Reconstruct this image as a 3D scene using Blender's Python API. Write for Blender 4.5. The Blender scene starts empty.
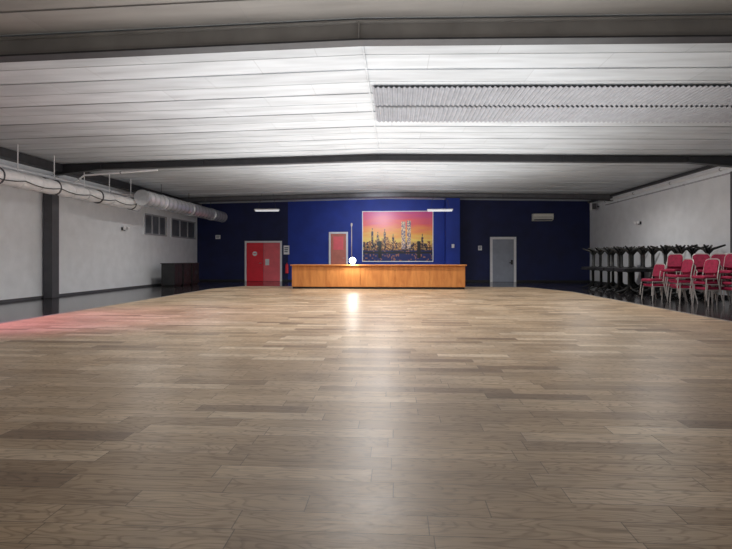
import bpy, math, random
from mathutils import Vector, Matrix
random.seed(4)
C = bpy.context.scene.collection
SC = bpy.context.scene
SC.view_settings.view_transform = 'Standard'
F = 480.0; HZ = 259.0; CH = 1.25; YAW = math.radians(3.46)
cs, sn = math.cos(YAW), math.sin(YAW)
XL, XR, YB, YN = -11.2, 10.5, 26.6, -3.0
RX = -0.5
def zc(x):
    return 4.58 - (0.2*(RX-x)/(RX-XL) if x < RX else 0.2*(x-RX)/(XR-RX))
def at(px, py, Y):
    u = (px-366)/F; d = Y/(cs+u*sn)
    return Vector((d*(u*cs-sn), Y, CH-(py-HZ)*d/F))
def atx(px, py, X):
    u = (px-366)/F; d = X/(u*cs-sn)
    return Vector((X, d*(cs+u*sn), CH-(py-HZ)*d/F))

# ---------------------------------------------------------------- materials
def base(name):
    m = bpy.data.materials.new(name); m.use_nodes = True
    nt = m.node_tree; b = nt.nodes['Principled BSDF']
    return m, nt, b
def mat(name, col, rough=.5, metal=0, var=.12, scale=6, bump=0, emit=None, es=0, coat=0):
    m, nt, b = base(name)
    b.inputs['Roughness'].default_value = rough
    b.inputs['Metallic'].default_value = metal
    b.inputs['Coat Weight'].default_value = coat
    tc = nt.nodes.new('ShaderNodeTexCoord')
    n = nt.nodes.new('ShaderNodeTexNoise'); n.inputs['Scale'].default_value = scale; n.inputs['Detail'].default_value = 5
    nt.links.new(tc.outputs['Object'], n.inputs['Vector'])
    r = nt.nodes.new('ShaderNodeValToRGB')
    r.color_ramp.elements[0].position = .3; r.color_ramp.elements[1].position = .7
    r.color_ramp.elements[0].color = tuple(c*(1-var) for c in col)+(1,)
    r.color_ramp.elements[1].color = tuple(min(1, c*(1+var)) for c in col)+(1,)
    nt.links.new(n.outputs['Fac'], r.inputs['Fac']); nt.links.new(r.outputs['Color'], b.inputs['Base Color'])
    if bump:
        bp = nt.nodes.new('ShaderNodeBump'); bp.inputs['Strength'].default_value = bump; bp.inputs['Distance'].default_value = .01
        nt.links.new(n.outputs['Fac'], bp.inputs['Height']); nt.links.new(bp.outputs['Normal'], b.inputs['Normal'])
    if emit:
        b.inputs['Emission Color'].default_value = tuple(emit)+(1,); b.inputs['Emission Strength'].default_value = es
    return m
def M2(nt, op, a, b=None):
    n = nt.nodes.new('ShaderNodeMath'); n.operation = op
    for i, v in enumerate((a, b)):
        if v is None: continue
        if isinstance(v, (int, float)): n.inputs[i].default_value = v
        else: nt.links.new(v, n.inputs[i])
    return n.outputs[0]
def comb(nt, x, y, z=0):
    n = nt.nodes.new('ShaderNodeCombineXYZ')
    for i, v in enumerate((x, y, z)):
        if isinstance(v, (int, float)): n.inputs[i].default_value = v
        else: nt.links.new(v, n.inputs[i])
    return n.outputs[0]
def mixc(nt, fac, a, b, mode='MIX'):
    n = nt.nodes.new('ShaderNodeMix'); n.data_type = 'RGBA'; n.blend_type = mode
    for i, v in ((0, fac), (6, a), (7, b)):
        if isinstance(v, (int, float, tuple)): n.inputs[i].default_value = v
        else: nt.links.new(v, n.inputs[i])
    return n.outputs[2]
def ramp(nt, fac, stops):
    r = nt.nodes.new('ShaderNodeValToRGB'); e = r.color_ramp.elements
    while len(e) < len(stops): e.new(.5)
    for k, (p, c) in enumerate(stops): e[k].position = p; e[k].color = tuple(c)+(1,)
    nt.links.new(fac, r.inputs['Fac']); return r.outputs['Color']
def wood_floor():
    m, nt, b = base('oak_parquet')
    tc = nt.nodes.new('ShaderNodeTexCoord'); s = nt.nodes.new('ShaderNodeSeparateXYZ')
    nt.links.new(tc.outputs['Object'], s.inputs[0])
    x, y = s.outputs[0], s.outputs[1]
    yr = M2(nt, 'DIVIDE', y, .165); row = M2(nt, 'FLOOR', yr)
    w1 = nt.nodes.new('ShaderNodeTexWhiteNoise'); w1.noise_dimensions = '1D'; nt.links.new(row, w1.inputs['W'])
    xs = M2(nt, 'ADD', M2(nt, 'DIVIDE', x, .9), M2(nt, 'MULTIPLY', w1.outputs['Value'], 7.3))
    col = M2(nt, 'FLOOR', xs)
    w2 = nt.nodes.new('ShaderNodeTexWhiteNoise'); w2.noise_dimensions = '2D'; nt.links.new(comb(nt, col, row), w2.inputs['Vector'])
    rnd = w2.outputs['Value']
    cr = ramp(nt, rnd, [(0, (.29, .20, .125)), (.12, (.45, .33, .21)), (.5, (.54, .405, .265)), (.86, (.60, .465, .32)), (1, (.74, .61, .45))])
    g = nt.nodes.new('ShaderNodeTexNoise'); g.inputs['Scale'].default_value = 1; g.inputs['Detail'].default_value = 8; g.inputs['Distortion'].default_value = .6; g.inputs['Roughness'].default_value = .65
    nt.links.new(comb(nt, M2(nt, 'ADD', M2(nt, 'MULTIPLY', x, 2.2), M2(nt, 'MULTIPLY', rnd, 60)), M2(nt, 'MULTIPLY', y, 44), rnd), g.inputs['Vector'])
    gr = ramp(nt, g.outputs['Fac'], [(.34, (.52, .48, .43)), (.47, (.9, .88, .86)), (.68, (1.1, 1.1, 1.1))])
    c = mixc(nt, .8, cr, gr, 'MULTIPLY')
    g2 = nt.nodes.new('ShaderNodeTexNoise'); g2.inputs['Scale'].default_value = 1; g2.inputs['Detail'].default_value = 1.5
    nt.links.new(comb(nt, M2(nt, 'ADD', M2(nt, 'MULTIPLY', x, 1.8), M2(nt, 'MULTIPLY', rnd, 37)), M2(nt, 'MULTIPLY', y, 8), rnd), g2.inputs['Vector'])
    rings = M2(nt, 'FRACT', M2(nt, 'MULTIPLY', g2.outputs['Fac'], 13))
    rg = ramp(nt, rings, [(0, (.55, .50, .45)), (.3, (1, 1, 1)), (.85, (1, 1, 1)), (1, (.55, .50, .45))])
    c = mixc(nt, .7, c, rg, 'MULTIPLY')
    big = nt.nodes.new('ShaderNodeTexNoise'); big.inputs['Scale'].default_value = .9; big.inputs['Detail'].default_value = 7; big.inputs['Roughness'].default_value = .6
    nt.links.new(tc.outputs['Object'], big.inputs['Vector'])
    c = mixc(nt, .7, c, ramp(nt, big.outputs['Fac'], [(.32, (.68, .65, .63)), (.55, (1, .98, .96)), (.7, (1.1, 1.1, 1.08))]), 'MULTIPLY')
    fy = M2(nt, 'FRACT', yr); fx = M2(nt, 'FRACT', xs)
    seam = M2(nt, 'MAXIMUM', M2(nt, 'LESS_THAN', fy, .028), M2(nt, 'LESS_THAN', fx, .006))
    c = mixc(nt, M2(nt, 'MULTIPLY', seam, .65), c, (.06, .045, .035, 1))
    nt.links.new(c, b.inputs['Base Color'])
    nt.links.new(M2(nt, 'ADD', .25, M2(nt, 'MULTIPLY', big.outputs['Fac'], .26)), b.inputs['Roughness'])
    bp = nt.nodes.new('ShaderNodeBump'); bp.inputs['Strength'].default_value = .3; bp.inputs['Distance'].default_value = .004
    nt.links.new(M2(nt, 'SUBTRACT', g.outputs['Fac'], seam), bp.inputs['Height']); nt.links.new(bp.outputs['Normal'], b.inputs['Normal'])
    return m
def ceil_mat(name, tint, dark):
    m, nt, b = base(name)
    tc = nt.nodes.new('ShaderNodeTexCoord'); s = nt.nodes.new('ShaderNodeSeparateXYZ'); nt.links.new(tc.outputs['Object'], s.inputs[0])
    x, y = s.outputs[0], s.outputs[1]
    row = M2(nt, 'FLOOR', M2(nt, 'DIVIDE', y, .6)); col = M2(nt, 'FLOOR', M2(nt, 'ADD', M2(nt, 'DIVIDE', x, 2.9), M2(nt, 'MULTIPLY', row, .37)))
    w = nt.nodes.new('ShaderNodeTexWhiteNoise'); w.noise_dimensions = '2D'; nt.links.new(comb(nt, col, row), w.inputs['Vector'])
    w1 = nt.nodes.new('ShaderNodeTexWhiteNoise'); w1.noise_dimensions = '1D'; nt.links.new(row, w1.inputs['W'])
    v = M2(nt, 'ADD', M2(nt, 'MULTIPLY', w.outputs['Value'], .35), M2(nt, 'MULTIPLY', w1.outputs['Value'], .65))
    c = ramp(nt, v, [(0, tuple(t*dark for t in tint)), (1, tint)])
    fr = M2(nt, 'FRACT', M2(nt, 'DIVIDE', y, .6)); fx = M2(nt, 'FRACT', M2(nt, 'ADD', M2(nt, 'DIVIDE', x, 2.9), M2(nt, 'MULTIPLY', row, .37)))
    seam = M2(nt, 'MAXIMUM', M2(nt, 'LESS_THAN', fr, .03), M2(nt, 'LESS_THAN', fx, .005))
    c = mixc(nt, M2(nt, 'MULTIPLY', seam, .25), c, (.2, .2, .21, 1))
    n = nt.nodes.new('ShaderNodeTexNoise'); n.inputs['Scale'].default_value = 1.3; n.inputs['Detail'].default_value = 7
    mp = nt.nodes.new('ShaderNodeMapping'); mp.inputs['Scale'].default_value = (.5, 3, 1)
    nt.links.new(tc.outputs['Object'], mp.inputs[0]); nt.links.new(mp.outputs[0], n.inputs['Vector'])
    c = mixc(nt, .7, c, ramp(nt, n.outputs['Fac'], [(.3, (.70, .70, .70)), (.62, (1.05, 1.05, 1.05))]), 'MULTIPLY')
    nt.links.new(c, b.inputs['Base Color']); b.inputs['Roughness'].default_value = .55
    return m
M = {}
M['wood'] = wood_floor()
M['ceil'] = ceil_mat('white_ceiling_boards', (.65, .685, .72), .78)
M['ceil_shaded'] = ceil_mat('shade_toned_ceiling_boards', (.36, .34, .32), .65)  # shade of the unlit near bay put into the board colour
M['border'] = mat('polished_black_tile', (.022, .02, .022), .13, 0, .3, 3)
M['white'] = mat('white_plaster', (.80, .82, .85), .75, 0, .05, 2.5, .1)
M['blue'] = mat('blue_paint', (.010, .038, .32), .6, 0, .15, 1.5, .08)
M['navy'] = mat('navy_paint', (.006, .012, .075), .6, 0, .2, 1.5, .08)
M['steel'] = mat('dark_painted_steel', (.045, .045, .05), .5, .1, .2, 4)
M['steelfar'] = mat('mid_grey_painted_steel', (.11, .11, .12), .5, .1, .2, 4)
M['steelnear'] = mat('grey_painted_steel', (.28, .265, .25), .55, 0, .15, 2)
M['column'] = mat('grey_column_paint', (.08, .08, .09), .55, 0, .15, 3)
M['galv'] = mat('galvanised_metal', (.86, .88, .91), .25, .6, .08, 9)
M['ductwhite'] = mat('white_fabric_duct', (.88, .88, .89), .6, 0, .08, 5, .2)
M['corr'] = mat('grey_corrugated_sheet', (.32, .33, .36), .5, .1, .12, 5)
M['red'] = mat('crimson_velvet', (.29, .006, .045), .7, 0, .25, 14, .3)
M['reddoor'] = mat('red_door_paint', (.95, .035, .06), .45, 0, .06, 3)
M['pinkdoor'] = mat('faded_pink_red_door_paint', (.92, .16, .19), .45, 0, .08, 3)
M['orange'] = mat('dull_orange_pink_door_paint', (.62, .20, .15), .5, 0, .1, 3)
M['chrome'] = mat('silver_tube', (.58, .54, .52), .3, .5, .05, 8)
M['black'] = mat('black_laminate', (.02, .02, .022), .4, 0, .2, 6)
M['blackmetal'] = mat('black_cast_iron', (.018, .018, .018), .45, .4, .2, 9)
M['trimwhite'] = mat('white_gloss_paint', (.86, .86, .88), .4, 0, .04, 4)
M['greydoor'] = mat('grey_door_paint', (.33, .36, .43), .45, 0, .08, 3)
M['cream'] = mat('cream_plastic', (.82, .80, .72), .4, 0, .03, 5)
M['glass'] = mat('grey_window_glass', (.13, .14, .16), .12, 0, .2, 2)
M['bulb'] = mat('lit_lamp_lens', (1, 1, 1), .3, 0, 0, 2, 0, (1, .98, .92), 18)
M['tube'] = mat('milky_tube', (.85, .86, .9), .3, 0, .02, 3, 0, (.9, .95, 1), .5)
def barwood():
    m, nt, b = base('varnished_bar_wood')
    tc = nt.nodes.new('ShaderNodeTexCoord'); mp = nt.nodes.new('ShaderNodeMapping'); mp.inputs['Scale'].default_value = (3, 3, .6)
    nt.links.new(tc.outputs['Object'], mp.inputs[0])
    n = nt.nodes.new('ShaderNodeTexNoise'); n.inputs['Scale'].default_value = 2; n.inputs['Detail'].default_value = 6; n.inputs['Distortion'].default_value = .8
    nt.links.new(mp.outputs[0], n.inputs['Vector'])
    nt.links.new(ramp(nt, n.outputs['Fac'], [(.25, (.50, .17, .045)), (.75, (.72, .31, .09))]), b.inputs['Base Color'])
    b.inputs['Roughness'].default_value = .35
    return m
M['bar'] = barwood()

# ---------------------------------------------------------------- mesh builder
class MB:
    def __init__(s): s.v = []; s.f = []; s.m = []
    def add(s, vs, fs, mi=0):
        o = len(s.v); s.v += [tuple(v) for v in vs]; s.f += [tuple(o+i for i in f) for f in fs]; s.m += [mi]*len(fs); return s
    def box(s, x0, x1, y0, y1, z0, z1, mi=0, T=None):
        vs = [Vector((x, y, z)) for z in (z0, z1) for x, y in ((x0, y0), (x1, y0), (x1, y1), (x0, y1))]
        if T: vs = [T @ v for v in vs]
        return s.add(vs, [(3, 2, 1, 0), (4, 5, 6, 7), (0, 1, 5, 4), (1, 2, 6, 5), (2, 3, 7, 6), (3, 0, 4, 7)], mi)
    def prism(s, poly, z0, z1, mi=0, T=None):
        n = len(poly)
        vs = [Vector((x, y, z0)) for x, y in poly]+[Vector((x, y, z1)) for x, y in poly]
        if T: vs = [T @ v for v in vs]
        return s.add(vs, [tuple(range(n-1, -1, -1)), tuple(range(n, 2*n))]+[(i, (i+1) % n, n+(i+1) % n, n+i) for i in range(n)], mi)
    def tube(s, pts, r, n=10, mi=0, closed=False):
        pts = [Vector(p) for p in pts]; vs = []; k = len(pts)
        rs = r if isinstance(r, (list, tuple)) else [r]*k
        for i, p in enumerate(pts):
            a = pts[i-1] if (i > 0 or closed) else p; b = pts[(i+1) % k] if (i < k-1 or closed) else p
            t = (b-a).normalized(); up = Vector((0, 0, 1)) if abs(t.z) < .95 else Vector((1, 0, 0))
            e1 = t.cross(up).normalized(); e2 = t.cross(e1)
            for j in range(n):
                q = 2*math.pi*j/n; vs.append(p+e1*math.cos(q)*rs[i]+e2*math.sin(q)*rs[i])
        fs = []
        for i in range(k if closed else k-1):
            for j in range(n):
                a = i*n+j; b = i*n+(j+1) % n; c = ((i+1) % k)*n+(j+1) % n; d = ((i+1) % k)*n+j
                fs.append((a, b, c, d))
        if not closed: fs += [tuple(range(n-1, -1, -1)), tuple((k-1)*n+j for j in range(n))]
        return s.add(vs, fs, mi)
    def lathe(s, prof, n=20, c=(0, 0, 0), mi=0):
        c = Vector(c); vs = []
        for r, z in prof:
            for j in range(n):
                q = 2*math.pi*j/n; vs.append(c+Vector((r*math.cos(q), r*math.sin(q), z)))
        k = len(prof)
        fs = [(i*n+j, i*n+(j+1) % n, (i+1)*n+(j+1) % n, (i+1)*n+j) for i in range(k-1) for j in range(n)]
        fs += [tuple(range(n-1, -1, -1)), tuple((k-1)*n+j for j in range(n))]
        return s.add(vs, fs, mi)
    def build(s, name, mt, parent=None, bevel=0, smooth=False, kind=None):
        me = bpy.data.meshes.new(name); me.from_pydata(s.v, [], s.f); me.update()
        for x in (mt if isinstance(mt, (list, tuple)) else [mt]): me.materials.append(x)
        for p, i in zip(me.polygons, s.m): p.material_index = i
        if smooth:
            me.polygons.foreach_set('use_smooth', [True]*len(me.polygons))
            try: me.set_sharp_from_angle(angle=math.radians(40))
            except Exception: pass
        o = bpy.data.objects.new(name, me); C.objects.link(o); o.parent = parent
        if bevel:
            b = o.modifiers.new('bevel', 'BEVEL'); b.width = bevel; b.segments = 2; b.limit_method = 'ANGLE'
        if kind: o['kind'] = kind
        return o
def tag(o, label, cat, group=None):
    o['label'] = label; o['category'] = cat
    if group: o['group'] = group
    return o
def thing(name, label, cat, loc=(0, 0, 0), rz=0, group=None):
    o = bpy.data.objects.new(name, None); C.objects.link(o); o.location = loc; o.rotation_euler = (0, 0, rz)
    return tag(o, label, cat, group)
def dup(root, loc, rot, label):
    r = root.copy(); C.objects.link(r); r.location = loc; r.rotation_euler = rot; r['label'] = label
    for ch in list(root.children):
        c = ch.copy(); C.objects.link(c); c.parent = r
        for g in ch.children:
            d = g.copy(); C.objects.link(d); d.parent = c
    return r
def struct(name, mb, mt, parent=None, **k):
    return mb.build(name, mt, parent, kind=None if parent else 'structure', **k)

# ---------------------------------------------------------------- setting
struct('floor_border', MB().box(XL-.2, XR+.2, YN, YB+.2, -.15, 0), M['border'])
fp = [(-7.5, YN), (6.5, YN), (6.6, 18.3), (5.7, 21.3), (-6.8, 21.3), (-7.5, 19.3)]
struct('floor', MB().prism(fp, .001, .02), M['wood'])
tr = MB()
for a, b in (((6.5, YN), (6.6, 18.3)), ((6.6, 18.3), (5.7, 21.3)), ((5.7, 21.3), (-6.8, 21.3)), ((-6.8, 21.3), (-7.5, 19.3)), ((-7.5, 19.3), (-7.5, YN))):
    a = Vector((*a, 0)); b = Vector((*b, 0)); t = (b-a).normalized(); nrm = Vector((-t.y, t.x, 0))*-1
    if nrm.dot(a-Vector((0, 10, 0))) < 0: nrm = -nrm
    q = [a, b, b+nrm*.05, a+nrm*.05]
    tr.add([v+Vector((0, 0, .001)) for v in q]+[v+Vector((0, 0, .026)) for v in q], [(3, 2, 1, 0), (4, 5, 6, 7), (0, 1, 5, 4), (1, 2, 6, 5), (2, 3, 7, 6), (3, 0, 4, 7)])
struct('trim_1', tr, M['steelnear'])
struct('wall_left', MB().box(XL-.2, XL, YN, YB+.2, 0, 4.6), M['white'])
struct('wall_right', MB().box(XR, XR+.2, YN, YB+.2, 0, 4.6), M['white'])
bl = at(288, 0, YB).x; br = at(459, 0, YB).x
wb = MB(); wb.box(XL, bl, YB, YB+.2, 0, 4.75, 1); wb.box(bl, br, YB, YB+.2, 0, 4.75, 0); wb.box(br, XR, YB, YB+.2, 0, 4.75, 1)
struct('wall_back', wb, [M['blue'], M['navy']])
pl = at(446, 0, YB-.9).x; pr = at(460, 0, YB-.9).x
struct('wall_pier', MB().box(pl, pr, YB-.9, YB, 0, 4.5), M['blue'])
cm = MB(); y = YN; st = .6; i = 0
while y < YB:
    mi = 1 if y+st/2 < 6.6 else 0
    for xa, xb in ((XL, RX), (RX, XR)):
        za, zb = zc(xa), zc(xb)
        dz = .018 if i % 2 else .006
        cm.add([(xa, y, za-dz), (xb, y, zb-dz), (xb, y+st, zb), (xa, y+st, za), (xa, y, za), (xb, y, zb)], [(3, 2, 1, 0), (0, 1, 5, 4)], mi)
    y += st; i += 1
cm.add([(XL-.2, YN, zc(XL)+.02), (RX, YN, zc(RX)+.02), (XR+.2, YN, zc(XR)+.02), (XR+.2, YB+.2, zc(XR)+.02), (RX, YB+.2, zc(RX)+.02), (XL-.2, YB+.2, zc(XL)+.02)], [(0, 1, 4, 5), (1, 2, 3, 4)], 0)
struct('ceiling', cm, [M['ceil'], M['ceil_shaded']])
struct('trim_2', MB().box(RX-.015, RX+.015, 6.9, YB, zc(RX)-.03, zc(RX)-.015), M['ceil'])
struct('baseboard_back', MB().box(XL, XR, YB-.02, YB, 0, .1), M['black'])
struct('baseboard_left', MB().box(XL, XL+.02, YN, YB, 0, .08), M['column'])
struct('baseboard_right', MB().box(XR-.02, XR, YN, YB, 0, .1), M['black'])
struct('trim_3', MB().box(XL, XL+.28, YN, YB, zc(XL)-.28, zc(XL)-.02), M['steel'])
struct('trim_4', MB().box(XR-.12, XR, YN, YB, zc(XR)-.12, zc(XR)-.02), M['steel'])

def beam(Y, label, mt, fl, dm=.28, de=.42):
    o = thing('roof_beam', label, 'beam', (0, Y, 0), 0, None)
    xs = [XL, XL+1.6, RX, XR-1.6, XR]; dep = [de, dm, dm, dm, de]
    def strip(mb, y0, y1, top, bot):
        vs = []
        for k, x in enumerate(xs):
            zt, zb = zc(x)-.03-top(dep[k]), zc(x)-.03-bot(dep[k])
            vs += [(x, y0, zb), (x, y1, zb), (x, y1, zt), (x, y0, zt)]
        fs = []
        for k in range(4):
            a = 4*k
            for j in range(4):
                fs.append((a+j, a+(j+1) % 4, a+4+(j+1) % 4, a+4+j))
        fs += [(0, 3, 2, 1), (16, 17, 18, 19)]
        mb.add(vs, fs); return mb
    strip(MB(), -.02, .02, lambda d: .02, lambda d: d-.02).build('web', mt, o)
    strip(MB(), -.1, .1, lambda d: 0, lambda d: .02).build('top_flange', mt, o)
    strip(MB(), -.1, .1, lambda d: d-.025, lambda d: d).build('bottom_flange', fl, o)
    for x in (XL+1.6, -6.2, RX, 5.2, XR-1.6):
        MB().box(x-.008, x+.008, -.095, -.02, zc(x)-dm, zc(x)-.05).build('stiffener', mt, o)
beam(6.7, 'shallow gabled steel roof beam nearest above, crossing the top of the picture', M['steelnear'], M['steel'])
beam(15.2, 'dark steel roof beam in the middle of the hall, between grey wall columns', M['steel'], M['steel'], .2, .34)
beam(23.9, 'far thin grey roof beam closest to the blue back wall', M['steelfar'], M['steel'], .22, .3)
def column(x, Y, sgn, label):
    o = thing('wall_column', label, 'column', (x, Y, 0))
    MB().box(-.15, .15, -.16, .16, 0.02, 3.9).build('shaft', M['column'], o, bevel=.01)
    MB().box(-.18, .18, -.2, .2, 0, .02).build('foot_plate', M['steel'], o)
column(XL+.2, 14.75, 1, 'dark grey steel column standing against the left white wall')
column(XR-.2, 15.05, -1, 'dark grey steel column on the right white wall by the chairs')

def corr(y0, y1, label):
    mb = MB(); p = .1; xa, xb = at(374, 100, 10).x, XR-.15; n = int((xb-xa)/(p/4)); vs = []; fs = []
    for k in range(n+1):
        x = xa+k*p/4; dz = .02*math.sin(2*math.pi*k/4.0+.4)
        z = zc(x)-.055+dz
        vs += [(x, y0, z), (x, y1, z)]
        if k: a = 2*(k-1); fs.append((a, a+1, a+3, a+2))
    mb.add(vs, fs); o = mb.build('corrugated_ceiling_sheet', M['corr']); tag(o, label, 'ceiling panel')
corr(9.15, 10.25, 'grey corrugated ceiling sheet, the nearer of the ribbed pair right of the ridge')
corr(10.33, 11.45, 'grey corrugated ceiling sheet, the farther of the ribbed pair right of the ridge')

# ---------------------------------------------------------------- doors
def door(name, px0, px1, py0, Y, fw=.1, fm='trimwhite'):
    a = at(px0, py0, Y); b = at(px1, py0, Y)
    fr = MB(); fr.box(a.x, a.x+fw, Y-.06, Y-.005, 0, a.z); fr.box(b.x-fw, b.x, Y-.06, Y-.005, 0, a.z); fr.box(a.x+fw, b.x-fw, Y-.06, Y-.005, a.z-fw, a.z)
    o = struct(name, fr, M[fm]); return o, a.x+fw, b.x-fw, a.z-fw
Yd = YB-.01
o, x0, x1, zt = door('door_1', 245, 282, 241, Yd)
xm = x0+(x1-x0)*.5
MB().box(x0+.01, xm-.01, Yd-.05, Yd-.01, .01, zt-.01).build('leaf', M['reddoor'], o)
MB().box(xm+.01, x1-.01, Yd-.05, Yd-.01, .01, zt-.01).build('leaf', M['pinkdoor'], o)
def disc(x, y, z, r, t=.01):
    return MB().tube([(x, y, z), (x, y-t, z)], r, 24)
s = disc((x0+xm)/2, Yd-.052, 1.55, .13).build('round_sign', M['trimwhite'], o)
MB().box((x0+xm)/2-.085, (x0+xm)/2+.085, Yd-.068, Yd-.063, 1.53, 1.57).build('sign_bar', M['reddoor'], s)
MB().box(xm+.12, xm+.34, Yd-.056, Yd-.05, .9, 1.25).build('kick_notice', M['trimwhite'], o)
MB().tube([(xm-.1, Yd-.05, 1.02), (xm-.1, Yd-.1, 1.02), (xm-.22, Yd-.1, 1.02)], .015, 8).build('handle', M['chrome'], o, smooth=True)
o, x0, x1, zt = door('door_2', 329, 348, 232, Yd)
MB().box(x0+.01, x1-.01, Yd-.05, Yd-.01, .01, zt-.01).build('leaf', M['orange'], o)
MB().box(x0+.15, x1-.15, Yd-.055, Yd-.05, zt-.9, zt-.15).build('upper_panel', M['pinkdoor'], o)
MB().tube([(x1-.1, Yd-.05, 1.3), (x1-.1, Yd-.1, 1.3), (x1-.2, Yd-.1, 1.3)], .015, 8).build('handle', M['chrome'], o, smooth=True)
o, x0, x1, zt = door('door_3', 490, 516, 237, Yd, .13)
MB().box(x0+.005, x1-.005, Yd-.05, Yd-.01, .01, zt-.005).build('leaf', M['greydoor'], o)
MB().tube([(x1-.1, Yd-.05, 1.05), (x1-.1, Yd-.11, 1.05), (x1-.25, Yd-.11, 1.05)], .025, 8).build('handle', M['black'], o, smooth=True)
MB().box(x1-.16, x1-.05, Yd-.056, Yd-.05, .95, 1.2).build('lock_plate', M['black'], o)
for k, (pa, pb) in enumerate(((144, 166), (171, 195))):
    a = atx(pa, 212, XL+.02); b = atx(pb, 212, XL+.02); z0, z1 = 2.35, 3.3
    if b.y > YB-.2: b.y = YB-.2
    fr = MB(); w = .07
    fr.box(XL, XL+.06, a.y, b.y, z0, z0+w); fr.box(XL, XL+.06, a.y, b.y, z1-w, z1)
    n = 3
    for j in range(n+1):
        yy = a.y+(b.y-w-a.y)*j/n; fr.box(XL, XL+.055, yy, yy+w, z0+w, z1-w)
    o = struct('window_%d' % (k+1), fr, M['galv'])
    for j in range(n):
        ya = a.y+(b.y-w-a.y)*j/n+w; yb = a.y+(b.y-w-a.y)*(j+1)/n
        MB().box(XL+.005, XL+.02, ya, yb, z0+w, z1-w).build('pane', M['glass'], o)

# ---------------------------------------------------------------- poster
def poster():
    Y = YB-.02
    a = at(363, 212, Y); b = at(432.5, 261, Y); W = b.x-a.x; H = a.z-b.z
    o = thing('skyline_poster', 'large framed poster of a city skyline at sunset on the blue back wall', 'poster', (a.x, Y, b.z))
    m, nt, bs = base('sunset_print')
    tc = nt.nodes.new('ShaderNodeTexCoord'); s = nt.nodes.new('ShaderNodeSeparateXYZ'); nt.links.new(tc.outputs['Object'], s.inputs[0])
    n = nt.nodes.new('ShaderNodeTexNoise'); n.inputs['Scale'].default_value = 1.2; n.inputs['Detail'].default_value = 5
    mp = nt.nodes.new('ShaderNodeMapping'); mp.inputs['Scale'].default_value = (.6, 1, 3.5); nt.links.new(tc.outputs['Object'], mp.inputs[0]); nt.links.new(mp.outputs[0], n.inputs['Vector'])
    f = M2(nt, 'ADD', M2(nt, 'DIVIDE', s.outputs[2], H), M2(nt, 'MULTIPLY', M2(nt, 'SUBTRACT', n.outputs['Fac'], .5), .4))
    c = ramp(nt, f, [(0, (.02, .03, .15)), (.25, (.6, .2, .10)), (.42, (1, .70, .16)), (.58, (1, .38, .08)), (.76, (.95, .15, .14)), (1, (.75, .10, .32))])
    nt.links.new(c, bs.inputs['Base Color']); bs.inputs['Roughness'].default_value = .35
    def bm(name, c0, lit, sc, th):
        m, nt, bs = base(name)
        tc = nt.nodes.new('ShaderNodeTexCoord'); s = nt.nodes.new('ShaderNodeSeparateXYZ'); nt.links.new(tc.outputs['Object'], s.inputs[0])
        v = nt.nodes.new('ShaderNodeTexWhiteNoise'); v.noise_dimensions = '2D'
        gx = M2(nt, 'FLOOR', M2(nt, 'MULTIPLY', s.outputs[0], sc)); gz = M2(nt, 'FLOOR', M2(nt, 'MULTIPLY', s.outputs[2], sc))
        nt.links.new(comb(nt, gx, gz), v.inputs['Vector'])
        nt.links.new(mixc(nt, M2(nt, 'GREATER_THAN', v.outputs['Value'], th), c0, lit), bs.inputs['Base Color']); bs.inputs['Roughness'].default_value = .35
        return m
    mb1 = bm('dark_buildings_print', (.05, .03, .06, 1), (1, .6, .2, 1), 30, .82)
    mb4 = bm('amber_buildings_print', (.34, .13, .05, 1), (1, .6, .2, 1), 30, .75)
    mb2 = bm('tower_print', (.30, .24, .30, 1), (1, .7, .4, 1), 24, .6)
    mb3 = bm('water_print', (.02, .03, .14, 1), (.40, .18, .12, 1), 16, .86)
    pm = MB(); q = lambda x0, x1, z0, z1, y, mi: pm.add([(x0*W, y, z0*H), (x1*W, y, z0*H), (x1*W, y, z1*H), (x0*W, y, z1*H)], [(0, 1, 2, 3)], mi)
    pm.box(0, W, -.02, 0, 0, H, 0)
    q(0, 1, 0, .24, -.022, 3)
    rr = random.Random(7); x = 0
    while x < 1:
        w = rr.uniform(.02, .045); h = .32+.12*math.exp(-((x-.3)/.2)**2)*rr.random()+rr.uniform(0, .11)
        q(x, min(1, x+w), .22, h, -.024-.0005*rr.random(), rr.choice((1, 5))); x += w*.9
    for xx, hh in ((.12, .60), (.2, .52), (.3, .58), (.42, .48), (.84, .48)):
        q(xx, xx+.03, .22, hh, -.0252, 1); q(xx+.01, xx+.019, hh, hh+.07, -.0252, 1)
    q(.555, .612, .24, .80, -.026, 2); q(.635, .69, .24, .82, -.026, 2)
    for xx in (.22, .78): q(xx, xx+.05, 0.06, .40, -.027, 4)
    q(0, 1, .15, .185, -.0275, 4)
    for (xa, za, xb, zb, sag) in ((-0.0, .3, .24, .40, .06), (.24, .40, .8, .40, .21), (.8, .40, 1, .28, .05)):
        N = 14
        for k in range(N):
            def pt(t): return xa+(xb-xa)*t, za+(zb-za)*t-sag*4*t*(1-t)
            p, r_ = pt(k/N), pt((k+1)/N)
            pm.add([(p[0]*W, -.028, (p[1]-.008)*H), (r_[0]*W, -.028, (r_[1]-.008)*H), (r_[0]*W, -.028, (r_[1]+.008)*H), (p[0]*W, -.028, (p[1]+.008)*H)], [(0, 1, 2, 3)], 4)
            q(p[0], p[0]+.004, .16, p[1], -.0278, 4)
    pm.build('picture', [m, mb1, mb2, mb3, M['black'], mb4], o)
    fr = MB(); t = .045
    fr.box(-t, W+t, -.05, 0, -t, 0); fr.box(-t, W+t, -.05, 0, H, H+t); fr.box(-t, 0, -.05, 0, 0, H); fr.box(W, W+t, -.05, 0, 0, H)
    fr.build('frame', M['trimwhite'], o)
poster()

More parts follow.
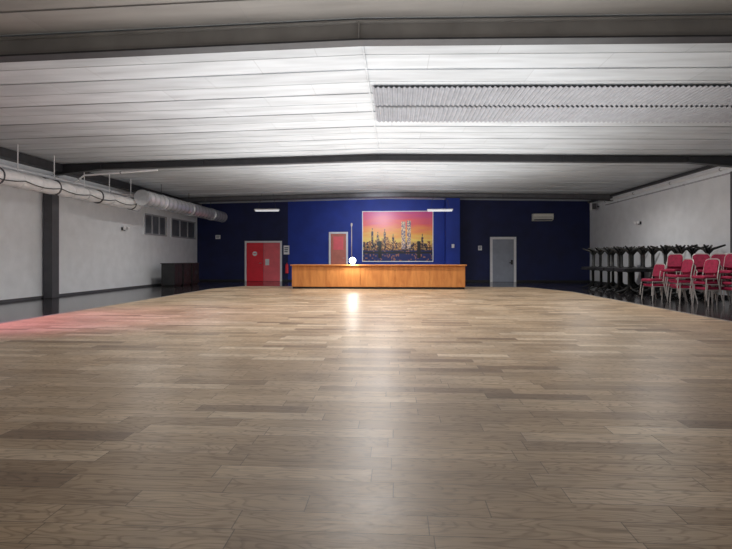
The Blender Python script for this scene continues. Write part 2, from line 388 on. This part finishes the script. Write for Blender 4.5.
# ---------------------------------------------------------------- bar
YF = 19.6
ba = at(291, 290, YF).x; bb = at(466, 290, YF).x
o = thing('bar_counter', 'long varnished orange wood bar counter in front of the blue wall', 'bar counter', ((ba+bb)/2, YF, .021))
w = (bb-ba)/2
MB().box(-w+.02, w-.02, .08, .7, .08, .95).build('body', M['bar'], o)
MB().box(-w-.03, w+.03, -.05, .75, .95, 1.0).build('countertop', M['bar'], o, bevel=.012)
MB().box(-w+.04, w-.04, .12, .66, 0, .08).build('plinth', M['black'], o)
n = 5
for k in range(n):
    xa = -w+.02+(2*w-.04)*k/n; xb = -w+.02+(2*w-.04)*(k+1)/n
    MB().box(xa+.008, xb-.008, .05, .08, .09, .94).build('front_panel', M['bar'], o, bevel=.005)
p = at(353, 265, YF+.2)
o = thing('spot_lamp', 'lit round spot lamp glaring white on top of the wooden bar', 'lamp', (p.x, YF+.12, 1.021))
MB().lathe([(.1, 0), (.1, .02), (.02, .03), (.02, .06)], 16).build('base', M['black'], o, smooth=True)
MB().tube([(0, .14, .17), (0, -.02, .17), (0, -.1, .17)], [.07, .11, .135], 24).build('lamp_head', M['black'], o, smooth=True)
ln = MB().lathe([(.128, 0), (.11, .03), (.06, .055), (.01, .06)], 24).build('lens', M['bulb'], o, smooth=True)
ln.location = (0, -.1, .17); ln.rotation_euler = (math.pi/2, 0, 0)
p = at(351, 0, 21.6)
o = thing('microphone_stand', 'thin silver microphone stand behind the bar beside the orange door', 'stand', (p.x, 21.9, 0))
MB().lathe([(.14, 0), (.14, .02), (.02, .04)], 20).build('base', M['blackmetal'], o, smooth=True)
MB().tube([(0, 0, .03), (0, 0, 2.75)], .02, 8).build('pole', M['chrome'], o, smooth=True)
MB().lathe([(.03, 2.75), (.045, 2.8), (.045, 2.86), (.02, 2.9)], 12).build('head', M['chrome'], o, smooth=True)

p = at(287, 0, YB-.12)
o = thing('fire_extinguisher', 'red fire extinguisher hanging beside the red double door', 'fire extinguisher', (p.x, YB-.13, .45))
MB().lathe([(.07, 0), (.09, .02), (.09, .42), (.07, .5), (.03, .54), (.03, .58)], 20).build('cylinder', M['reddoor'], o, smooth=True)
MB().box(-.02, .02, -.1, .03, .58, .62).build('valve', M['black'], o)
MB().tube([(0, -.04, .57), (.1, -.06, .5), (.13, -.05, .3), (.12, -.05, .12)], .014, 8).build('hose', M['black'], o, smooth=True)
MB().box(-.05, .05, .05, .129, .2, .4).build('bracket', M['steel'], o)
def plate(px, py, Y, w, h, label, m='trimwhite'):
    p = at(px, py, Y)
    o = thing('wall_sign', label, 'sign', (p.x, Y, p.z))
    MB().box(-w/2, w/2, -.015, 0, -h/2, h/2).build('plate', M[m], o)
    q = MB()
    for k in range(3): q.box(-w*.35, w*.35*(1-.2*k), -.018, -.015, h*(.25-.22*k)-h*.05, h*(.25-.22*k)+h*.05)
    q.build('print', M['navy'], o)
plate(286.5, 250, YB-.01, .32, .5, 'white notice sign on the wall above the fire extinguisher')
plate(218, 237, YB-.01, .28, .22, 'small white sign on the dark blue wall left of the red door')
plate(480, 248, YB-.01, .2, .25, 'small pale sign on the navy wall left of the white framed door')
p = at(453, 246, YB-.92)
o = thing('wall_switch_box', 'tiny white switch box on the blue pier beside the poster', 'switch', (p.x, YB-.9, p.z))
MB().box(-.07, .07, -.04, 0, -.1, .1).build('housing', M['trimwhite'], o, bevel=.01); MB().box(-.03, .03, -.05, -.04, -.04, .04).build('rocker', M['cream'], o)
p = at(542, 217.5, YB)
o = thing('air_conditioner', 'cream wall mounted air conditioner high on the navy back wall', 'air conditioner', (p.x, YB, p.z))
MB().prism([(-.02, -.2), (-.2, -.14), (-.25, .0), (-.24, .19), (0, .2), (0, -.2)][::-1], -.55, .55, T=Matrix(((0, 0, 1, 0), (1, 0, 0, 0), (0, 1, 0, 0), (0, 0, 0, 1)))).build('housing', M['cream'], o, bevel=.02)
MB().box(-.48, .48, -.235, -.2, -.16, -.11).build('air_outlet', M['column'], o)
MB().box(-.5, .5, -.258, -.243, .0, .012).build('panel_seam', M['column'], o)

def batten(px, label, proto=[None]):
    p = at(px, 210, 22.9)
    if proto[0]: dup(proto[0], (p.x, 22.9, p.z), (0, 0, 0), label); return
    o = thing('fluorescent_light', label, 'ceiling light', (p.x, 22.9, p.z), 0)
    proto[0] = o
    MB().box(-.6, .6, -.12, .12, -.02, .04).build('housing', M['trimwhite'], o, bevel=.01)
    for y in (-.06, .06): MB().tube([(-.57, y, -.045), (.57, y, -.045)], .018, 10).build('tube', M['tube'], o, smooth=True)
    for x in (-.45, .45):
        MB().tube([(x, 0, .04), (x*.6, .1, zc(p.x)-p.z-.05)], .008, 6).build('hanger', M['steel'], o)
batten(267, 'white strip light hanging left, above the red double door')
batten(440, 'white strip light hanging just above the skyline poster')

# ---------------------------------------------------------------- left ducts
def duct1():
    a = Vector((XL+.95, 6.5, 3.4)); b = Vector((XL+.95, 18.4, 3.42)); r = .21
    o = thing('white_air_duct', 'thick white lumpy air duct with straps along the left wall', 'duct', (a.x, a.y, a.z))
    L = b.y-a.y; rr = random.Random(3); N = 130; n = 22; vs = []; fs = []
    for k in range(N+1):
        wav = .07*math.sin(k*.9)*rr.random()
        for j in range(n):
            q = 2*math.pi*j/n; R = r*(1+wav+.04*math.sin(k*.8+j*.6)+rr.uniform(-.035, .035))
            vs.append((R*math.cos(q), L*k/N, R*math.sin(q)))
    fs = [(i*n+j, (i+1)*n+j, (i+1)*n+(j+1) % n, i*n+(j+1) % n) for i in range(N) for j in range(n)]
    fs += [tuple(range(n)), tuple(N*n+j for j in range(n-1, -1, -1))]
    MB().add(vs, fs).build('tube', M['ductwhite'], o, smooth=True)
    for i in range(17):
        y = .35+i*.7
        MB().tube([(0, y, 0), (0, y+.04, 0)], r+.025, 20).build('strap', M['column'] if i % 3 == 1 else M['trimwhite'], o, smooth=True)
        if i % 2 == 0:
            MB().tube([(0, y+.02, r), (0, y+.02, zc(a.x)-a.z-.03)], .014, 6).build('hanger', M['trimwhite'], o)
            MB().box(-.72, 0, y, y+.04, r+.03, r+.06).build('wall_bracket', M['trimwhite'], o)
    MB().tube([(0, L, 0), (0, L+.06, 0)], r+.05, 20).build('end_cap', M['galv'], o, smooth=True)
    c = thing('electric_cable', 'thin dark cable sagging along the side of the white wall duct', 'cable', (a.x+r+.03, 6.85, a.z-.04))
    pts = [(0, k*.35, -.08*abs(math.sin(k*.35/1.4*math.pi))) for k in range(33)]
    MB().tube(pts, .014, 6).build('sheath', M['steel'], c, smooth=True)
duct1()
def duct2():
    X = XL+1.45; z = 3.62; r = .28; y0 = 18.0; L = YB-.02-y0
    o = thing('spiral_metal_duct', 'silver spiral metal duct running to the back wall above the windows', 'duct', (X, y0, z))
    N = 44; pts = []; rs = []
    for k in range(N+1): pts.append((0, L*k/N, 0)); rs.append(r+(.03 if k % 2 == 0 else 0))
    MB().tube(pts, rs, 22).build('tube', M['galv'], o)
    MB().tube([(0, -.05, 0), (0, 0, 0)], r+.03, 22).build('end_collar', M['galv'], o, smooth=True)
    for y in (1.5, 4.2, 6.9):
        MB().tube([(0, y, 0), (0, y+.05, 0)], r+.045, 22).build('collar', M['galv'], o)
        MB().tube([(0, y, r), (0, y, zc(X)-z-.03)], .012, 6).build('hanger', M['steel'], o)
duct2()
def pipe(name, label, pts, r, m='trimwhite'):
    o = thing(name, label, 'pipe', pts[0]); q = [Vector(p)-Vector(pts[0]) for p in pts]
    MB().tube(q, r, 10).build('pipe', M[m], o, smooth=True)
    for i in range(len(q)-1):
        n = max(1, int((q[i+1]-q[i]).length/2.5))
        for k in range(n):
            c = q[i].lerp(q[i+1], (k+.5)/n); d = (q[i+1]-q[i]).normalized()*.02
            MB().tube([c-d, c+d], r+.012, 10).build('clamp', M['galv'], o)
pipe('wall_pipe', 'white pipe along the top of the right wall, upper of two', [(XR-.08, 9, 4.12), (XR-.08, 25.9, 4.12)], .045)
pipe('wall_pipe', 'thin grey pipe along the right wall just below the white pipe', [(XR-.06, 9, 3.93), (XR-.06, 24.5, 3.93)], .025, 'galv')
pipe('ceiling_pipe', 'white pipe branching from the middle beam down to the left wall duct', [(-7.6, 14.95, 4.1), (-10.0, 14.9, 3.95), (-10.35, 14.9, 3.7)], .03)
pipe('ceiling_pipe', 'white pipe running just above the lumpy duct in the upper left corner', [(XL+.45, 7.0, 3.85), (XL+.45, 13.0, 3.8), (XL+.45, 22.0, 3.85)], .05)
def wall_light(p, sgn, label):
    o = thing('wall_light', label, 'wall light', p)
    MB().box(0, sgn*.03, -.12, .12, -.06, .06) .build('back_plate', M['steel'], o)
    for y in (-.13, .13):
        MB().tube([(sgn*.03, y*.4, 0), (sgn*.12, y, 0)], .012, 6).build('arm', M['steel'], o)
        MB().lathe([(.05, -.06), (.07, .07)], 14, (sgn*.14, y, .02)).build('shade', M['trimwhite'], o, smooth=True)
wall_light(atx(123, 229, XL), 1, 'small twin shaded wall light on the left white wall')
wall_light(atx(640, 223, XR), -1, 'small twin shaded wall light on the right white wall above the tables')
o = thing('loudspeaker', 'small white loudspeaker on a bracket at the far right corner', 'speaker', (XR-.3, 25.4, 3.95))
MB().box(-.14, .14, -.12, .12, -.2, .2).build('cabinet', M['trimwhite'], o, bevel=.02); MB().box(-.11, .11, -.13, -.12, -.16, .16).build('grille', M['column'], o); MB().tube([(.14, 0, 0), (.3, 0, 0)], .02, 8).build('bracket', M['steel'], o)

# ---------------------------------------------------------------- black cabinets left
def cabinet(x, y, label, proto=[None]):
    if proto[0]: return dup(proto[0], (x, y, 0), (0, 0, 0), label)
    o = thing('storage_cabinet', label, 'cabinet', (x, y, 0), 0, None); proto[0] = o
    MB().box(-.3, .3, -.4, .4, .06, 1.02).build('body', M['black'], o, bevel=.01)
    MB().box(-.27, .27, -.36, .36, 0, .06).build('plinth', M['blackmetal'], o)
    MB().box(-.33, .33, -.43, .43, 1.02, 1.06).build('top', M['black'], o, bevel=.008)
    for ya, yb in ((-.38, -.01), (.01, .38)):
        d = MB().box(.3, .32, ya, yb, .1, .99).build('door', M['black'], o, bevel=.005)
        MB().box(.32, .34, (.04 if ya > 0 else -.07), (.07 if ya > 0 else -.04), .5, .65).build('handle', M['steel'], d)
cabinet(XL+1.0, 21.4, 'low black storage cabinet at the left wall, nearest of three')
cabinet(XL+1.0, 22.35, 'low black storage cabinet at the left wall, middle of three')
cabinet(XL+1.0, 23.3, 'low black storage cabinet at the left wall, farthest of three')

# ---------------------------------------------------------------- bistro tables
TH = .86
bt = thing('bistro_table', '', 'table', (0, 0, 0), 0, 'black bistro tables stacked by the right wall')
MB().box(-.37, .37, -.37, .37, TH-.06, TH).build('tabletop', M['black'], bt, bevel=.008)
MB().lathe([(.09, .1), (.055, .14), (.05, TH-.12), (.08, TH-.08), (.18, TH-.06)], 14).build('column', M['blackmetal'], bt, smooth=True)
for k in range(4):
    q = math.pi/4+k*math.pi/2; d = Vector((math.cos(q), math.sin(q), 0))
    MB().tube([Vector((0, 0, .30)), d*.13+Vector((0, 0, .15)), d*.46+Vector((0, 0, .03))], [.05, .042, .028], 8).build('foot', M['blackmetal'], bt, smooth=True)
tb = []
for c, (X, ks) in enumerate(((8.32, range(2, 7)), (9.15, range(7)), (9.97, range(7)))):
    for k in ks: tb.append((X+random.uniform(-.03, .03), 16.0+k*.8+random.uniform(-.02, .02), c, k))
tl = ['nearest', 'second', 'third', 'fourth', 'fifth', 'sixth', 'farthest']
rows = ['in the row facing the dance floor', 'in the middle row', 'in the row against the wall']
first = True
for X, Y, c, k in tb:
    w_ = (tl[k-(2 if c == 0 else 0)] if k < 6 else 'farthest')
    l1 = 'upright black pedestal table, %s %s' % (w_, rows[c])
    l2 = 'upturned black pedestal table, feet up, %s %s' % (w_, rows[c])
    if first: bt.location = (X, Y, 0); bt['label'] = l1; first = False
    else: dup(bt, (X, Y, 0), (0, 0, 0), l1)
    dup(bt, (X+random.uniform(-.04, .04)*(k > 0), Y, 2*TH+.001), (math.pi, 0, random.uniform(-.04, .04)), l2)

# ---------------------------------------------------------------- chairs
def rrect(w, h, r, top_r=None, n=6):
    pts = []; tr_ = top_r or r
    for cx, cy, rr, a0 in ((w/2-r, -h/2+r, r, -90), (w/2-tr_, h/2-tr_, tr_, 0), (-w/2+tr_, h/2-tr_, tr_, 90), (-w/2+r, -h/2+r, r, 180)):
        for k in range(n+1):
            q = math.radians(a0+90*k/n); pts.append((cx+rr*math.cos(q), cy+rr*math.sin(q)))
    return pts
ch = thing('banquet_chair', '', 'chair', (0, 0, 0), 0, 'red banquet chairs stacked by the right wall')
MB().prism(rrect(.42, .43, .05), .42, .50).build('seat', M['red'], ch, bevel=.02, smooth=True)
T = Matrix.Translation((0, .235, .745)) @ Matrix.Rotation(math.radians(-12), 4, 'X') @ Matrix.Rotation(math.radians(90), 4, 'X')
MB().prism(rrect(.41, .38, .05, .10), -.028, .028, T=T).build('backrest', M['red'], ch, bevel=.015, smooth=True)
for sx in (-1, 1):
    MB().tube([(sx*.225, -.17, .44), (sx*.235, -.2, .2), (sx*.24, -.215, 0)], .013, 8).build('leg', M['chrome'], ch, smooth=True)
    MB().tube([(sx*.225, .18, .44), (sx*.235, .23, .2), (sx*.24, .27, 0)], .013, 8).build('leg', M['chrome'], ch, smooth=True)
pts = [(-.225, .18, .44), (-.218, .22, .66)]
for k in range(0, 7):
    q = math.pi-math.pi/2*k/6; pts.append((-.218+.11+.11*math.cos(q), .262+.02*math.sin(q), .84+.11*math.sin(q)))
for k in range(0, 7):
    q = math.pi/2-math.pi/2*k/6; pts.append((.218-.11+.11*math.cos(q), .262+.02*math.sin(q), .84+.11*math.sin(q)))
pts += [(.218, .22, .66), (.225, .18, .44)]
MB().tube(pts, .013, 8).build('back_frame', M['chrome'], ch, smooth=True)
MB().tube([(-.225, -.17, .42), (.225, -.17, .42), (.225, .18, .42), (-.225, .18, .42)], .012, 6, closed=True).build('seat_frame', M['chrome'], ch, smooth=True)
stacks = [(7.85, 15.1, 2, -80, 'stack at the left end'),
          (8.4, 15.05, 4, -50, 'tall stack second from left'),
          (8.15, 14.15, 3, -88, 'stack at the front left'),
          (8.8, 14.35, 4, -30, 'tall stack in the middle'),
          (8.42, 13.5, 3, -74, 'stack at the front middle'),
          (9.4, 14.6, 4, -52, 'tall stack nearest the right wall column'),
          (8.98, 13.4, 4, -66, 'nearest stack at the right picture edge'),
          (9.55, 13.75, 5, -24, 'tallest stack half hidden at the right edge')]
pos = ['bottom', 'second from bottom', 'third from bottom', 'fourth from bottom', 'top']
first = True
for x, y, n, a, nm in stacks:
    for k in range(n):
        rz = math.radians(a); off_ = Vector((math.sin(rz), -math.cos(rz), 0))*.05*k
        nmk = 'topmost' if k == n-1 else pos[k]
        lb = 'red chair, %s in the %s' % (nmk, nm)
        loc = (x+off_.x, y+off_.y, .15*k)
        if first: ch.location = loc; ch.rotation_euler = (0, 0, rz); ch['label'] = lb; first = False
        else: dup(ch, loc, (0, 0, rz+math.radians(random.uniform(-4, 4))), lb)

# ---------------------------------------------------------------- lights
def light(kind, name, loc, energy, col=(1, 1, 1), rot=(0, 0, 0), **k):
    l = bpy.data.lights.new(name, kind); l.energy = energy; l.color = col
    for a, v in k.items(): setattr(l, a, v)
    o = bpy.data.objects.new(name, l); C.objects.link(o); o.location = loc; o.rotation_euler = rot; return o
light('AREA', 'fill_up_hall', (-.3, 13.5, 1.8), 740, (.96, .985, 1), (math.pi, 0, 0), shape='ELLIPSE', size=11, size_y=17)  # added fill aimed at the ceiling for bounce, not a hall fixture
light('AREA', 'fill_up_near', (-.3, 4.3, 2.1), 42, (1, .98, .96), (math.pi, 0, 0), shape='ELLIPSE', size=9, size_y=2.5)  # weak added fill to lift the near beam and ceiling
for k, (x, y, e) in enumerate(((-.5, 8.8, 420), (-.5, 13.0, 520), (-.5, 18, 620), (-6.5, 12.5, 260), (6.5, 12.5, 380), (-7.5, 19, 280), (7.2, 19, 380), (0, 4.5, 50))):
    light('SPOT', 'fill_down', (x, y, 4.2), e, (1, .965, .93), (0, 0, 0), spot_size=math.radians(172), spot_blend=1, shadow_soft_size=0)  # unseen sources added to brighten floor and walls, no fixtures here
light('SPOT', 'bar_wall_fill', (-.8, 21.5, 3.9), 560, (.88, .93, 1), (math.radians(62), 0, 0), spot_size=math.radians(110), spot_blend=1, shadow_soft_size=.05)  # added fill that brightens the blue wall and poster
q = light('SPOT', 'pink_spot', (-9.8, 7.4, 3.6), 1300, (1, .3, .62), (0, 0, 0), spot_size=math.radians(60), spot_blend=1, shadow_soft_size=.05)
q.rotation_euler = (Vector((-6.9, 9.2, 0))-q.location).to_track_quat('-Z', 'Y').to_euler()
p = at(353, 262, YF)
light('POINT', 'bar_lamp_glow', (p.x, YF-.2, 1.19), 45, (1, .97, .9), shadow_soft_size=.1)
w = bpy.data.worlds.new('dim'); SC.world = w; w.use_nodes = True
w.node_tree.nodes['Background'].inputs[0].default_value = (.87, .86, .86, 1); w.node_tree.nodes['Background'].inputs[1].default_value = .28

cam = bpy.data.cameras.new('camera'); co = bpy.data.objects.new('camera', cam); C.objects.link(co)
co.location = (0, 0, CH); co.rotation_euler = (math.pi/2, 0, YAW)
cam.sensor_width = 36; cam.lens = F/732*36; cam.shift_y = -15.5/732; cam.clip_end = 200
SC.camera = co
